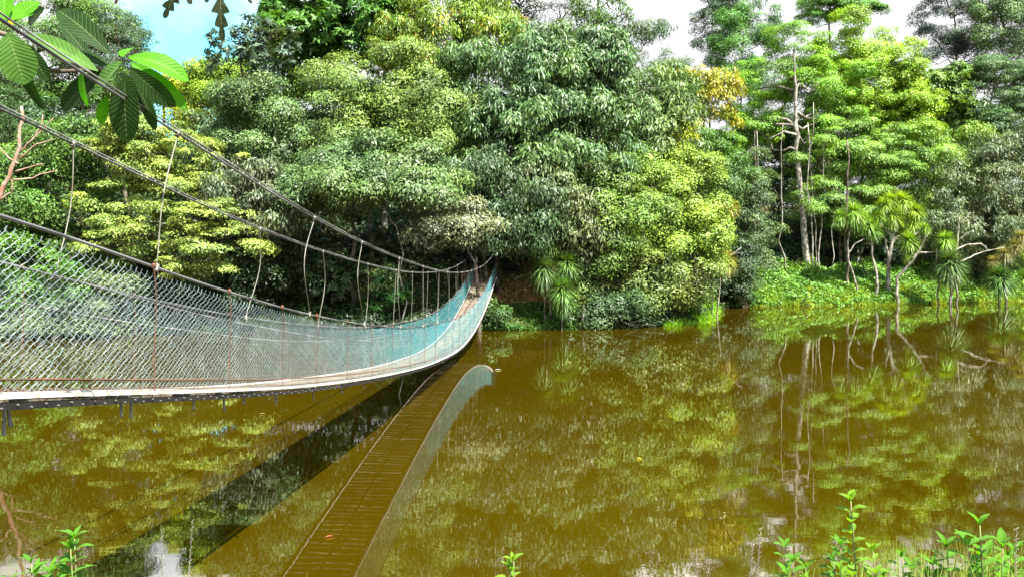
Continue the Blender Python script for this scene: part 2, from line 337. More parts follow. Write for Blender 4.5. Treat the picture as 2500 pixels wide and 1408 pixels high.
#@TREES
T = [
 # left bank, back to front
 ('leafy tree rising behind the big hanging leaves at the top left corner', [(90,130,190,140),(250,100,90,90)], 56, 'small', mid, dict()),
 ('airy bluish tree whose top stands against the blue sky patch at left', [(285,150,80,110),(330,95,35,45)], 53, 'fine', bgc, dict()),
 ('yellow topped tree just right of the blue sky patch', [(490,255,65,60)], 60, 'small', vy, dict()),
 ('dark leafy tree behind the bare pink branches at the left edge', [(60,440,150,170)], 47, 'small', dg, dict()),
 ('dark green tree left of the pale layered tree', [(225,350,130,120),(180,520,120,120,-1)], 46, 'small', mid, dict()),
 ('pale yellow-green tree with flat layered sprays behind the handrail cables', [(430,390,120,70),(330,500,95,40),(400,440,100,40),(310,590,85,45,-1),(500,530,90,35,-1.5),(530,590,95,40,-2),(480,650,70,28,-2),(330,350,70,50)], 43, 'spray', (.17,.25,.055), dict(csz=.7,cov=.62,trunk=[(420,800),(425,600),(410,430)], tr=.13)),
 ('yellow-green tree below the rosette-leaved branch at the upper left', [(620,225,110,80),(560,250,80,70),(700,170,90,70)], 54, 'small', yg, dict()),
 ('slim tree with blue-green leaf rosettes reaching out over the sky', [(590,115,55,45),(540,160,28,16),(660,130,60,60),(620,70,35,30)], 49, 'rosette', bgc, dict(cov=.7,dens=.75,lsc=.8)),
 ('large-leaved bright green tree with a white trunk at the top', [(860,70,150,80),(760,100,90,80),(960,70,80,70),(700,20,50,25)], 53, 'rosette', (.05,.14,.02), dict(bark='pale_bark', trunk=[(940,500),(942,150),(940,20),(935,-40)], tr=.22)),
 ('tree with orange and yellow young leaves on top, upper middle', [(1110,90,130,80),(1220,110,75,60),(1030,160,90,70),(1180,60,80,40)], 52, 'droop', yg, dict(mat='flush',lsc=.8)),
 ('dark crown cut by the top edge right of the orange-leaved tree', [(1270,15,55,32),(1200,-10,60,30)], 62, 'small', (.03,.05,.03), dict()),
 ('broad silver-green tree above the second hanger wire', [(640,350,130,110),(760,290,140,90),(560,400,80,90)], 48, 'silver', sg, dict(mat='gloss')),
 ('light silver-green domed tree in the upper middle of the wood', [(930,240,150,80),(1040,300,120,90),(830,320,110,70,-1)], 47.5, 'small', pale, dict()),
 ('silver tree with rounded domes over the dark hollow', [(860,430,90,60,-1),(970,410,110,60,-2),(770,500,70,45,-2.5),(890,465,110,40,-3),(720,470,55,35,-2),(1000,470,80,35,-4)], 44, 'silver', sg, dict(mat='gloss',csz=1.1)),
 ('small silver dome overhanging the far end of the bridge', [(1085,530,70,36),(1130,560,60,32,-.8),(1060,575,45,22,-1)], 41.8, 'silver', (.12,.15,.08), dict(mat='gloss', trunk=[(1170,760),(1160,640),(1110,560)])),
 ('dark long-leaved tree behind the main cable left of the hollow', [(590,470,90,60,-2),(670,520,70,40,-3)], 44.5, 'droop', (.07,.10,.05), dict(mat='gloss',lsc=.8)),
 ('large tree of drooping glossy leaves in the middle of the wood', [(1300,220,170,120),(1400,330,150,130,-1),(1240,380,140,110,-1.5),(1390,170,110,70)], 49, 'droop', (.06,.125,.04), dict(mat='gloss',dens=1.15)),
 ('tree of drooping leaves with a bare twig above the yellow crown', [(1530,260,120,100),(1600,340,90,90,-1),(1480,400,90,100,-1)], 51, 'droop', (.085,.15,.045), dict(mat='gloss')),
 ('airy tree top against the white sky left of the golden tree', [(1585,175,65,40),(1630,170,40,25)], 60, 'fine', (.08,.13,.06), dict()),
 ('tall tree with brown trunk standing clear of the wood at the top', [(1460,40,60,70),(1430,90,50,50),(1500,110,40,35)], 58, 'droop', mid, dict(trunk=[(1462,330),(1462,120),(1460,-30)],tr=.22,lsc=.7)),
 ('side-leaning tree whose branch reaches over the white sky', [(1580,72,45,22),(1545,92,45,16),(1500,130,35,20),(1600,90,25,14)], 57, 'droop', (.06,.12,.05), dict(trunk=[(1440,330),(1470,140),(1520,95),(1590,70)],tr=.09,lsc=.65,cov=.8)),
 ('grey-blue hazy tree top between the orange-leaved tree and the brown trunk', [(1370,50,45,45),(1350,90,35,30)], 64, 'fine', (.09,.12,.12), dict(dens=.8)),
 ('dark small-leaved tree right above the bridge end', [(1200,480,110,70),(1270,540,100,70,-1),(1160,430,80,50),(1240,580,70,30,-1.4)], 45, 'droop', (.04,.08,.03), dict(mat='gloss',lsc=.7)),
 ('tree full of hanging dead leaves above the spiky plants', [(1400,500,70,70),(1340,470,60,60),(1430,590,60,70)], 44.8, 'droop', (.08,.12,.05), dict(mat='gloss',lsc=.8)),
 ('yellow-green tree in the middle of the point', [(1480,470,80,80),(1540,540,90,90,-.5),(1450,600,70,70,-1)], 46.5, 'small', (.10,.18,.03), dict(csz=.85)),
 ('sunlit yellow-green tree at the tip of the wooded point', [(1670,480,90,90),(1720,560,60,100),(1640,600,80,80,-1),(1600,430,80,60)], 48, 'small', (.155,.25,.03), dict(dens=1.1,csz=.8)),
 ('low bushy tree overhanging the water at the point', [(1560,690,90,60),(1480,710,80,60,-.5),(1650,690,70,55)], 46.5, 'small', (.09,.14,.03), dict()),
 ('round bright yellow crown halfway up the right slope', [(1640,330,45,35),(1670,350,30,25)], 52, 'small', vy, dict(lsc=.8)),
 ('golden tree with long yellow leaves on the skyline', [(1720,210,65,35),(1750,260,45,50),(1690,250,45,45)], 59, 'droop', (.26,.29,.02), dict(mat='flush',lsc=.8,csz=.8,cov=.8)),
 ('dark green tree below the golden tree', [(1700,400,80,70),(1640,270,60,60,1),(1760,440,60,60)], 57, 'small', (.05,.12,.015), dict()),
 ('bright green fan-shaped crown left of the gap in the wood', [(1770,345,45,16),(1740,360,45,16)], 61, 'spray', lime, dict()),
 ('leafy column hung with creepers left of the dark gap', [(1830,450,50,55),(1840,540,45,70),(1850,640,35,50)], 63, 'small', (.07,.12,.04), dict()),
 # right bank
 ('tall airy tree at the left of the right-hand wood', [(1740,60,40,70),(1730,120,28,45),(1790,30,60,40)], 84, 'small', (.05,.10,.05), dict()),
 ('tall mid-green tree beside the airy skyline tree', [(1810,130,60,90),(1790,230,80,70),(1840,70,40,50)], 80, 'small', (.05,.15,.02), dict()),
 ('bright green tree on the tall pale trunk', [(1940,110,50,50,1.5),(1870,200,70,45,2.5),(2010,210,80,50,2.5),(1930,280,100,45,4.5),(1850,300,60,40,3),(2010,310,60,40,3.5)], 70, 'soft', (.125,.28,.018), dict(bark='pale_bark', trunk=[(1972,668),(1962,560),(1948,400),(1942,240),(1938,120)], tr=.33,limb_r=.07)),
 ('flat-topped umbrella tree on the skyline at the right', [(2040,22,75,16),(1990,45,45,10),(2085,30,50,12),(2030,0,60,12)], 88, 'spray', (.08,.21,.03), dict(cov=.7,trunk=[(2020,300),(2024,60),(2030,0)],tr=.2)),
 ('yellow-green tree right of the tall pale trunk', [(2100,140,80,80),(2150,220,90,80),(2060,220,70,60),(2180,290,80,60)], 76, 'small', (.17,.31,.015), dict(lsc=1.2)),
 ('layered green tree behind the pale trunks', [(2060,340,80,50),(2010,400,80,50),(2110,410,80,45),(2060,470,80,35),(2190,380,70,50)], 72, 'soft', (.12,.24,.03), dict()),
 ('large-leaved tree at the right below the skyline', [(2260,240,85,60),(2220,310,60,50),(2310,290,60,60)], 78, 'rosette', (.09,.17,.04), dict(lsc=1.2)),
 ('blue-green tree with a brown trunk on the right skyline', [(2320,60,75,60),(2270,110,40,35),(2380,130,50,50)], 90, 'small', bgc, dict(trunk=[(2345,400),(2338,180),(2330,40)],tr=.28)),
 ('pale green tree at the top right corner', [(2450,70,70,70),(2500,110,60,70),(2410,30,50,40)], 88, 'small', (.08,.15,.05), dict()),
 ('dark layered tree at the right edge', [(2420,240,100,55),(2470,320,90,50),(2370,330,80,45),(2440,180,70,35)], 79, 'soft', (.05,.11,.035), dict()),
 ('silver green tree behind the spiky palms', [(2280,420,90,70),(2220,480,80,55),(2330,380,70,50)], 75, 'droop', (.13,.24,.04), dict(lsc=.8)),
 ('broad dull-green tree above the right-hand spiky plants', [(2400,470,110,80),(2480,430,80,90),(2380,560,110,60,-1),(2470,560,70,70,-1)], 73, 'droop', (.07,.11,.045), dict(mat='gloss',lsc=.8)),
 ('dim tree in the shade left of the tall pale trunk', [(1890,400,60,50),(1860,360,60,40),(1920,470,45,50)], 76, 'small', dg, dict()),
 ('young green tree under the layered tree', [(2050,540,40,28),(2000,500,60,40),(2110,500,60,30)], 71, 'soft', (.10,.20,.03), dict()),
]
for lab, lobes, d, sty, colr, kw in T: tree(lab, lobes, d, sty, colr, **kw)
# shrubs low on the bank; shade of the hollow is put into its shrubs' colours
SHR = [
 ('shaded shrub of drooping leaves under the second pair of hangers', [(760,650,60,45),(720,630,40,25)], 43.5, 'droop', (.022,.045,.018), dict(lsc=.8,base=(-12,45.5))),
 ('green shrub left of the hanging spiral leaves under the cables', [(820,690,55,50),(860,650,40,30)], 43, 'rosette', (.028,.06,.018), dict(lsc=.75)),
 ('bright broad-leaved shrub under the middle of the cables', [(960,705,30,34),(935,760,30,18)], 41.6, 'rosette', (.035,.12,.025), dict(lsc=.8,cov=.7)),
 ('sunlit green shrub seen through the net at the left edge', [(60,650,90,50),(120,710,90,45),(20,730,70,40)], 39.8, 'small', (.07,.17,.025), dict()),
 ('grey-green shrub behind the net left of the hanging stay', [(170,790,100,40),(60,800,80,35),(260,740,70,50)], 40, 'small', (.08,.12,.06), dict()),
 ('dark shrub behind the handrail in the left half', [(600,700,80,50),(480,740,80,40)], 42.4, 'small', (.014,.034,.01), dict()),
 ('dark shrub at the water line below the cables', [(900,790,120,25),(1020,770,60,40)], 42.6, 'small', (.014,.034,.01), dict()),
 ('leafy shrub at the foot of the bare earth slope', [(1215,780,45,20),(1165,750,26,30)], 43.4, 'small', (.035,.08,.02), dict(dens=.8)),
 ('dark green shrub between the spiky plants and the point', [(1450,770,55,30),(1520,760,60,30)], 44.6, 'small', (.04,.08,.03), dict()),
 ('shaded bush by the dark gap in the far wood', [(1790,650,50,50),(1780,710,50,35)], 62, 'small', (.035,.07,.025), dict()),
 ('dim broad bush at the foot of the tall pale trunk', [(1900,610,60,45),(1990,590,60,40)], 75, 'droop', (.035,.07,.03), dict()),
 ('shaded bush behind the curved pale stems', [(2080,610,60,45),(2150,580,70,40)], 74, 'rosette', (.05,.10,.04), dict()),
 ('dark bush behind the leaning pale stem', [(2260,620,80,45),(2370,640,70,40)], 74.5, 'small', (.04,.07,.03), dict()),
]
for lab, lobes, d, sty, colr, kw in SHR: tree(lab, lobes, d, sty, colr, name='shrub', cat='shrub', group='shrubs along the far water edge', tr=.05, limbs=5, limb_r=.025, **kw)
print('leaves', NLEAF)

# far wood behind: one mass
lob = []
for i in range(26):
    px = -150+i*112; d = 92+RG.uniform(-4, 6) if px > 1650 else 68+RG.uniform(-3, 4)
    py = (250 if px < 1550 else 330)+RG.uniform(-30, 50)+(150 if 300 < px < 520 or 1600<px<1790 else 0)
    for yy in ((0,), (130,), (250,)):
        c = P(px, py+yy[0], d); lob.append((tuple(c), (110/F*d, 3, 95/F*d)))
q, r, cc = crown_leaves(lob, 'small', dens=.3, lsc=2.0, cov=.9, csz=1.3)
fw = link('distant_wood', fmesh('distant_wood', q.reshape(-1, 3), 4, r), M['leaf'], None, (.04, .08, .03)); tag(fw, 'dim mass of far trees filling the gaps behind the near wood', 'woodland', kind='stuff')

# ------------------------------------------------------------------ understorey, grass (nobody could count)
def scatter(name, regions, style_L, style_W, color, mat='leaf', up=.8, upright=0, hgt=.6, clump=None, label=None, cat='undergrowth'):
    Q = []; R = []
    for (x0, x1, s0, s1, n) in regions:
        x = RG.uniform(x0, x1, n); s = RG.uniform(0, 1, n)**1.1*(s1-s0)+s0; y = shore(x)+s
        cl_ = .55+.45*np.sin(x*1.7+2*np.sin(y*1.3))*np.sin(y*1.1+x*.4)
        z = np.maximum(terr(x, y), -.02)+RG.random(n)**.7*hgt*cl_
        pos = np.stack([x, y, z], 1); nr = unit(RG.normal(size=(n, 3))*.55+np.array([0, -.25, up])); d = RG.normal(size=(n, 3))+np.array([0, -.3, upright])
        if upright > 1: nr = unit(np.cross(unit(d), RG.normal(size=(n, 3)))); pos[:, 2] = terr(x, y)
        Q.append(leaf_quads(pos, nr, d, style_L*RG.uniform(.5, 1.4, n)*(cl_ if upright > 1 else 1), style_W*RG.uniform(.7, 1.3, n))); R.append(RG.random(n))
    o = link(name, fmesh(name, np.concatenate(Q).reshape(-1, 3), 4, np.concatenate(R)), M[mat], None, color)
    return tag(o, label, cat, kind='stuff')
scatter('undergrowth', [(20, 56, -.3, 5.5, 60000)], .26, .14, (.09, .21, .03), hgt=1.1, label='bright low leafy growth covering the right bank to the water')
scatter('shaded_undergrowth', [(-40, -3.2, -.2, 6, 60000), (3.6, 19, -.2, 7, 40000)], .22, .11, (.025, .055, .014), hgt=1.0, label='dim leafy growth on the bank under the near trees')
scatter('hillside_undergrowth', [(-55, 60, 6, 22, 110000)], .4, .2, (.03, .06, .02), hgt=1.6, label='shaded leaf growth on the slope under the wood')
scatter('leaf_litter', [(-3.2, 4.4, .3, 7, 30000)], .16, .08, (.26, .19, .08), hgt=.04, mat='gloss', label='brown fallen leaves on the bare earth slope by the bridge end', cat='leaf litter')
scatter('bank_grass', [(20, 56, -.6, 2.4, 26000)], 1.0, .045, (.22, .34, .03), upright=1.6, label='long pale grass leaning over the water at the right bank', cat='grass')
scatter('point_grass', [(9.0, 15.2, -.8, 2.2, 9000)], .9, .035, (.16, .36, .015), upright=1.2, label='bright lime grass spilling into the water at the tip of the point', cat='grass')
scatter('low_creepers', [(-3.0, 4.2, -.1, 2.2, 14000)], .18, .1, (.05, .12, .02), hgt=.35, label='small creeping leaves at the foot of the earth slope')

# ------------------------------------------------------------------ spiky plants
def spiky_head(c, r, n=150, droop=.34, up=.15):
    """sword leaves radiating from a head: 4 quads per blade"""
    c = np.array(c); V = []
    u = unit(RG.normal(size=(n, 3))+np.array([0, -.1, up])); L = r*RG.uniform(.7, 1.2, n); w = r*.016*RG.uniform(.8, 1.3, n)
    side = unit(np.cross(u, np.array([0.05, .1, 1.0]))); prev = None; K = 5; segs = []
    for k in range(K+1):
        f = k/K; p = c+u*(L*f)[:, None]-np.array([0, 0, 1])*(droop*L*f*f*(1-.3*u[:, 2]))[:, None]
        ww = (w*(1-f**2.2)*(.6+.8*min(1, f*4)))[:, None]; segs.append((p-side*ww, p+side*ww))
    for k in range(K): V.append(np.stack([segs[k][0], segs[k][1], segs[k+1][1], segs[k+1][0]], 1))
    q = np.stack(V, 1).reshape(-1, 4, 3); return q, np.repeat(RG.random(n), K)
def spiky(label, d, stems, heads, color, group, tr=.11, bark='pale_bark', name='spiky_palm', n=150):
    p0 = P(*stems[0][0], d); gz = float(terr(p0.x, p0.y)); e = empty(name, (p0.x, p0.y, min(gz, p0.z))); tag(e, label, 'spiky plant', group)
    mb = MB()
    for si, s in enumerate(stems):
        pts = [P(x, y, d) for x, y in s]
        if si == 0 and pts[0].z > gz: pts = [Vector((pts[0].x, pts[0].y, gz-.1))]+pts
        out = []
        for i in range(len(pts)-1):
            w = wob(pts[i], pts[i+1], 4, .12); out += w if i == 0 else w[1:]
        k = len(out); r0 = tr if si == 0 else tr*.6
        mb.tube(out, [r0*(1-.5*i/(k-1)) for i in range(k)], 7)
    mb.build('trunk', M[bark], e, smooth=True)
    for (x, y, r) in heads:
        q, rr = spiky_head(P(x, y-r*.1, d-.1), r/F*d*1.02, int(n*3.2))
        link('leaf_head', fmesh('leaf_head', q.reshape(-1, 3), 4, rr), M['gloss'], e, color)
    return e
GP = 'spiky-headed palms on the far banks'
pc = (.17, .32, .04)
spiky('spiky palm on a curved pale stem, leftmost on the right bank', 66.5, [[(2092,700),(2072,640),(2070,590),(2078,550)],[(2072,618),(2088,595),(2110,583)]], [(2086,520,36),(2052,530,24)], pc, GP)
spiky('dark-headed spiky palm second from the left on the right bank', 67, [[(2140,668),(2128,620),(2128,570)]], [(2118,550,32),(2135,565,26),(2105,535,26)], (.13, .26, .035), GP, tr=.15)
spiky('many-headed spiky palm with forked pale trunk on the right bank', 67.5, [[(2168,676),(2174,610),(2184,560),(2180,530)],[(2174,605),(2180,590),(2195,575)],[(2176,575),(2150,550),(2145,535)],[(2172,640),(2163,600),(2163,585)]], [(2178,530,34),(2158,502,30),(2202,490,32),(2172,488,26),(2232,518,32),(2228,545,30),(2145,530,24)], (.22, .36, .035), GP, tr=.2)
spiky('spiky palm with a long leaning pale stem', 66, [[(2190,676),(2225,640),(2245,610),(2262,575),(2270,568)],[(2243,617),(2275,616),(2302,610)],[(2232,575),(2252,560),(2262,548)]], [(2218,590,34),(2258,558,20),(2215,625,18)], (.17, .31, .035), GP, tr=.15)
spiky('short spiky palm with a pom-pom head right of the leaning stem', 65.6, [[(2292,670),(2287,640),(2286,600)]], [(2308,588,34)], pc, GP, tr=.09)
spiky('big low spiky palm with grey drooping leaves at the right bank', 64.8, [[(2322,690),(2320,650)],[(2320,650),(2360,632),(2400,615),(2450,605)],[(2330,612),(2360,598),(2395,595),(2412,610)]], [(2320,645,48),(2316,665,42)], (.10, .18, .05), GP, tr=.14, n=230)
spiky('spiky palm with tan topmost head near the right edge', 66, [[(2455,690),(2452,640),(2450,625)]], [(2452,622,28),(2425,640,22),(2478,600,24),(2492,578,22)], (.22, .22, .08), GP)
spiky('round bluish spiky palm low at the right edge', 65.5, [[(2440,710),(2440,690)]], [(2440,680,46)], (.07, .16, .04), GP, n=230)
spiky('spiky palm cut by the right edge of the picture', 66, [[(2505,720),(2502,690)]], [(2500,680,34),(2510,620,28)], pc, GP)
GC = 'spiky palms by the earth slope'
spiky('double-headed spiky palm at the top of the earth slope', 44.6, [[(1345,780),(1340,700),(1325,620)]], [(1312,595,40),(1345,600,36)], (.12, .22, .05), GC, tr=.06, n=200)
spiky('spiky palm with long grey blades, lower left by the earth slope', 44.0, [[(1330,790),(1330,740),(1332,680)]], [(1328,660,46)], (.11, .19, .05), GC, tr=.05, n=260)
spiky('spiky palm right beside the long-bladed one', 44.2, [[(1390,790),(1386,740),(1385,670)]], [(1386,645,42)], (.10, .20, .04), GC, tr=.05, n=240)
spiky('lowest spiky palm hanging over the water by the earth slope', 43.3, [[(1372,795),(1374,760),(1372,730)]], [(1372,710,46),(1380,735,34)], (.09, .19, .04), GC, tr=.05, n=280)
spiky('golden spiky tuft leaning out from the tip of the point', 51, [[(1700,690),(1740,660),(1770,640)]], [(1772,635,34),(1765,650,26)], (.26, .26, .05), GC, tr=.06, n=180)
spiky('yellow spiky tuft high on the tip of the point', 52, [[(1740,640),(1760,560),(1780,512)]], [(1784,505,26)], (.34, .30, .03), GC, tr=.05)

def tufts(name, spots, color, label):
    Q = []; R = []
    for x, s_, rr, n in spots:
        y = float(shore(x))+s_; q, r_ = spiky_head((x, y, max(0.02, float(terr(x, y)))), rr, n, droop=.75, up=1.3); Q.append(q); R.append(r_)
    o = link(name, fmesh(name, np.concatenate(Q).reshape(-1, 3), 4, np.concatenate(R)), M['leaf'], None, color); tag(o, label, 'grass', kind='stuff')
tufts('tussock_grass', [(RG.uniform(21, 52), RG.uniform(-.3, 2.6), RG.uniform(.6, 1.5), 70) for _ in range(150)], (.24, .34, .05), 'pale tussocks of long arching grass along the right bank')
tufts('point_tussocks', [(RG.uniform(11.5, 15.6), RG.uniform(-.5, 1.8), RG.uniform(.6, 1.3), 80) for _ in range(26)], (.20, .38, .025), 'lime tussocks at the tip of the wooded point')
tufts('shade_tussocks', [(RG.uniform(4.5, 11), RG.uniform(-.3, .8), RG.uniform(.5, 1.0), 50) for _ in range(22)], (.10, .16, .06), 'grey-green tussocks drooping into the water before the point')
# ------------------------------------------------------------------ bare trees, slim stems
def stem_tree(label, d, stems, r, bark, name='slim_tree', cat='tree trunk', group=None):
    p0 = P(*stems[0][0], d); gz = float(terr(p0.x, p0.y)); e = empty(name, (p0.x, p0.y, min(gz, p0.z))); tag(e, label, cat, group)
    for si, s in enumerate(stems):
        pts = [P(x, y, d) for x, y in s]
        if si == 0 and pts[0].z > gz: pts = [Vector((pts[0].x, pts[0].y, gz-.1))]+pts
        out = []
        for i in range(len(pts)-1):
            w = wob(pts[i], pts[i+1], 4, .2); out += w if i == 0 else w[1:]
        k = len(out); rr = r if si == 0 else r*.3
        MB().tube(out, [rr*(1-.6*i/(k-1)) for i in range(k)], 7).build('trunk' if si == 0 else 'branch', M[bark], e, smooth=True)
    return e
stem_tree('bare pink-barked tree with white twigs at the left edge', 36, [[(-60,620),(-20,520),(25,430),(48,360),(52,260)],[(48,372),(85,335),(130,290)],[(45,390),(90,352),(130,340)],[(38,420),(70,410),(105,400)],[(32,440),(78,436),(105,424),(140,418)],[(-5,490),(30,470),(28,440)],[(45,400),(20,385),(0,360)],[(70,352),(100,310),(104,280)]], .16, 'pink_bark', 'bare_tree', 'bare tree')
stem_tree('pale dead branch arching inside the dark hollow', 41.0, [[(985,620),(970,560),(945,520),(905,495),(860,492),(820,492)],[(945,520),(935,500),(905,484)],[(880,494),(840,515),(825,550)],[(905,495),(870,480),(830,470)]], .045, 'pale_bark', 'dead_branch', 'branch')
GS = 'slim stems in the far wood'
for lab, x0, x1, y1, rr in [('slim pale stem just right of the tall pale trunk',1985,1972,300,.09),('thin green stem second right of the tall pale trunk',1992,1986,250,.07),('straight slim stem third right of the tall pale trunk',2000,2012,330,.08),
    ('thin curved stem left of the tall pale trunk',1918,1912,300,.07),('dark stem in the gap of the far wood',1840,1842,320,.1),('pale thin stem in the gap of the far wood',1850,1848,320,.07),('dark thick trunk below the layered green tree',2070,2068,340,.16),('dim slanting stem behind the curved pale stems',2110,2085,380,.08),('thin stem above the leftmost spiky palm',2030,2040,430,.06)]:
    stem_tree(lab, 69+RG.uniform(-1.5,1.5), [[(x0,660),((x0+x1)/2+RG.uniform(-6,6),520),(x1,y1)],[((x0+x1)/2,500),((x0+x1)/2-25,460)]], rr, 'bark' if 'dark' in lab or 'dim' in lab else 'pale_bark', group=GS)
stem_tree('bare pale tree with forked twigs behind the right-hand spiky palms', 67, [[(2335,680),(2335,610),(2340,560),(2343,530)],[(2340,585),(2360,570),(2378,563)],[(2343,545),(2360,530),(2370,518)]], .09, 'pale_bark', 'bare_tree', 'bare tree')
stem_tree('white snapped branch poking out from the point', 52, [[(1755,655),(1785,622),(1810,605)],[(1790,620),(1806,617),(1815,628)]], .06, 'pale_bark', 'dead_branch', 'branch')
stem_tree('pale twig above the yellow crown', 50, [[(1545,225),(1580,215),(1620,217)]], .05, 'pale_bark', 'dead_branch', 'branch')
for lab, d_, st_ in [('pale fallen branch dipping into the water before the point', 45.5, [[(1590,742),(1625,770),(1650,795)],[(1610,758),(1640,762)]]), ('curved bare twig over the water at the lime grass', 50.5, [[(1680,735),(1700,745),(1712,770)],[(1700,745),(1716,740)]]), ('tangle of grey roots at the water under the dark bushes', 44.0, [[(1470,770),(1520,785),(1560,800)],[(1500,780),(1480,800)],[(1530,788),(1575,780)],[(1545,794),(1600,792)]]), ('grey root hanging to the water beside the lowest spiky palm', 43.6, [[(1425,745),(1432,775),(1428,802)],[(1431,770),(1440,800)]]), ('fallen pale stem in the grass of the right bank', 65.0, [[(1870,735),(1905,742),(1945,745)],[(1900,741),(1920,730)]])]:
    stem_tree(lab, d_, st_, .035, 'pale_bark', 'fallen_branch', 'branch', 'dead wood at the water edge')
stem_tree('dark driftwood branch in the shallows at the right bank', 64.0, [[(1950,752),(1965,728),(1970,718)],[(1945,748),(1975,742),(1985,746)]], .09, 'joist', 'driftwood', 'driftwood')

# ------------------------------------------------------------------ suspension bridge
def catm(pts, n=8):
    d = np.array([p[0] for p in pts]); v = np.array([p[1] for p in pts])
    # monotone-ish cubic through the points
    m_ = np.gradient(v, d)
    def f(x):
        x = np.clip(x, d[0], d[-1]); i = np.clip(np.searchsorted(d, x)-1, 0, len(d)-2); h = d[i+1]-d[i]; t = (x-d[i])/h
        return (2*t**3-3*t**2+1)*v[i]+(t**3-2*t**2+t)*h*m_[i]+(-2*t**3+3*t**2)*v[i+1]+(t**3-t**2)*h*m_[i+1]
    return f
Y0, Y1 = 1.2, 46.5
deckz = catm([(1, 3.85), (3, 3.55), (5.36, 3.2), (8.4, 2.70), (11.16, 2.27), (14.3, 1.85), (18, 1.42), (22, 1.02), (25, .80), (28, .64), (30.5, .60), (33, .70), (35.6, .92), (38, 1.25), (40.5, 1.68), (42.5, 2.12), (45, 2.68), (47, 3.0)])
railh = catm([(1, 1.3), (5.36, 1.28), (9, 1.17), (14, 1.1), (19, 1.1), (27, 1.25), (35.6, 1.2), (42, .95), (47, .9)])
cabz = catm([(1, 6.75), (3, 6.32), (5.36, 5.86), (7.81, 5.46), (12.17, 4.80), (19.7, 4.04), (28.1, 3.58), (33, 3.55), (38.4, 3.74), (42, 4.05), (47, 4.7)])
WD = 1.3
def bx(y, side): return -3.948+.065*y-(WD if side else 0)     # side 0: towards the camera, 1: the far side
def dpx(px, side): a = (CX-px)/F; return (3.948+(WD if side else 0))/(a+.065)
BR = empty('suspension_bridge', (bx(Y0, 0)-.65, Y0, float(deckz(Y0)))); tag(BR, 'sagging footbridge with wire mesh sides hung across the brown water', 'footbridge')
ys = np.arange(Y0, Y1+.01, .35)
for side in (0, 1):
    pts = [Vector((bx(y, side)-(.06 if side == 0 else -.06)*0, y, float(cabz(y)))) for y in ys]
    MB().tube(pts, .013, 7).build('main_cable', M['darkcable'], BR, smooth=True)
    MB().tube([q+Vector((.035, 0, .02)) for q in pts], .008, 6).build('main_cable', M['cable'], BR, smooth=True)
    rp = [Vector((bx(y, side), y, float(deckz(y)+railh(y)))) for y in ys]
    MB().tube(rp, .014, 7).build('handrail_cable', M['darkcable'], BR, smooth=True)
    MB().tube([Vector((bx(y, side), y, float(deckz(y)+.13))) for y in ys], .008, 6).build('lower_cable', M['rust'], BR)
    MB().tube([Vector((bx(y, side)-.02, y, float(deckz(y)+.045))) for y in ys], .006, 5).build('lower_cable', M['rust'], BR)
    MB().tube([Vector((bx(y, side)-.03, y, float(deckz(y)+railh(y)-.33-.01*math.sin(y)))) for y in ys], .009, 6).build('mid_rope', M['cable'], BR)
# deck: cross boards with narrow gaps
mb = MB(); y = Y0
while y < Y1:
    z = float(deckz(y)); sl = math.atan2(float(deckz(y+.1)-deckz(y-.1)), .2); w = .170
    mb.box(((bx(y, 0)+bx(y, 1))/2+RG.uniform(-.012, .012), y, z-.02+RG.uniform(-.004, .004)), (WD/2-.05, w/2, .016), Matrix.Rotation(sl, 3, 'X') @ Matrix.Rotation(RG.uniform(-.012, .012)-.065, 3, 'Z'))
    y += .192
mb.build('deck', M['board'], BR)
def strip(x_off, w, z_top, z_bot, name, mat, side=0):
    v = []; f = []
    for y in ys:
        x = bx(y, side)+x_off; z = float(deckz(y))
        v += [(x-w/2, y, z+z_bot), (x+w/2, y, z+z_bot), (x+w/2, y, z+z_top), (x-w/2, y, z+z_top)]
    k = len(ys)
    for i in range(k-1):
        for j in range(4): f.append((i*4+j, i*4+(j+1) % 4, (i+1)*4+(j+1) % 4, (i+1)*4+j))
    f.append((3, 2, 1, 0)); f.append(tuple((k-1)*4+j for j in range(4)))
    m_ = MB(); m_.v = v; m_.f = f; return m_.build(name, M[mat], BR)
strip(.02, .05, .020, -.008, 'edge_strip', 'edge'); strip(-.02, .05, .020, -.008, 'edge_strip', 'edge', 1)
strip(.005, .06, -.040, -.088, 'side_joist', 'joist'); strip(-.005, .06, -.040, -.088, 'side_joist', 'joist', 1)
strip(-.65, .04, -.040, -.08, 'centre_joist', 'joist')
# bolts along the near joist
y = 5.15; bolt0 = None
while y < 13.5:
    for dy, dz in ((0, -.054), (.14, -.074)):
        x = bx(y+dy, 0)+.04; z = float(deckz(y+dy))+dz
        if bolt0 is None:
            bolt0 = MB().tube([(-.008, 0, 0), (.008, 0, 0)], .0075, 6).build('bolt', M['cable']); bo = bolt0
        else: bo = bolt0.copy(); COL.objects.link(bo)
        bo.parent = BR; bo.location = Vector((x, y+dy, z))-BR.location
    y += .3
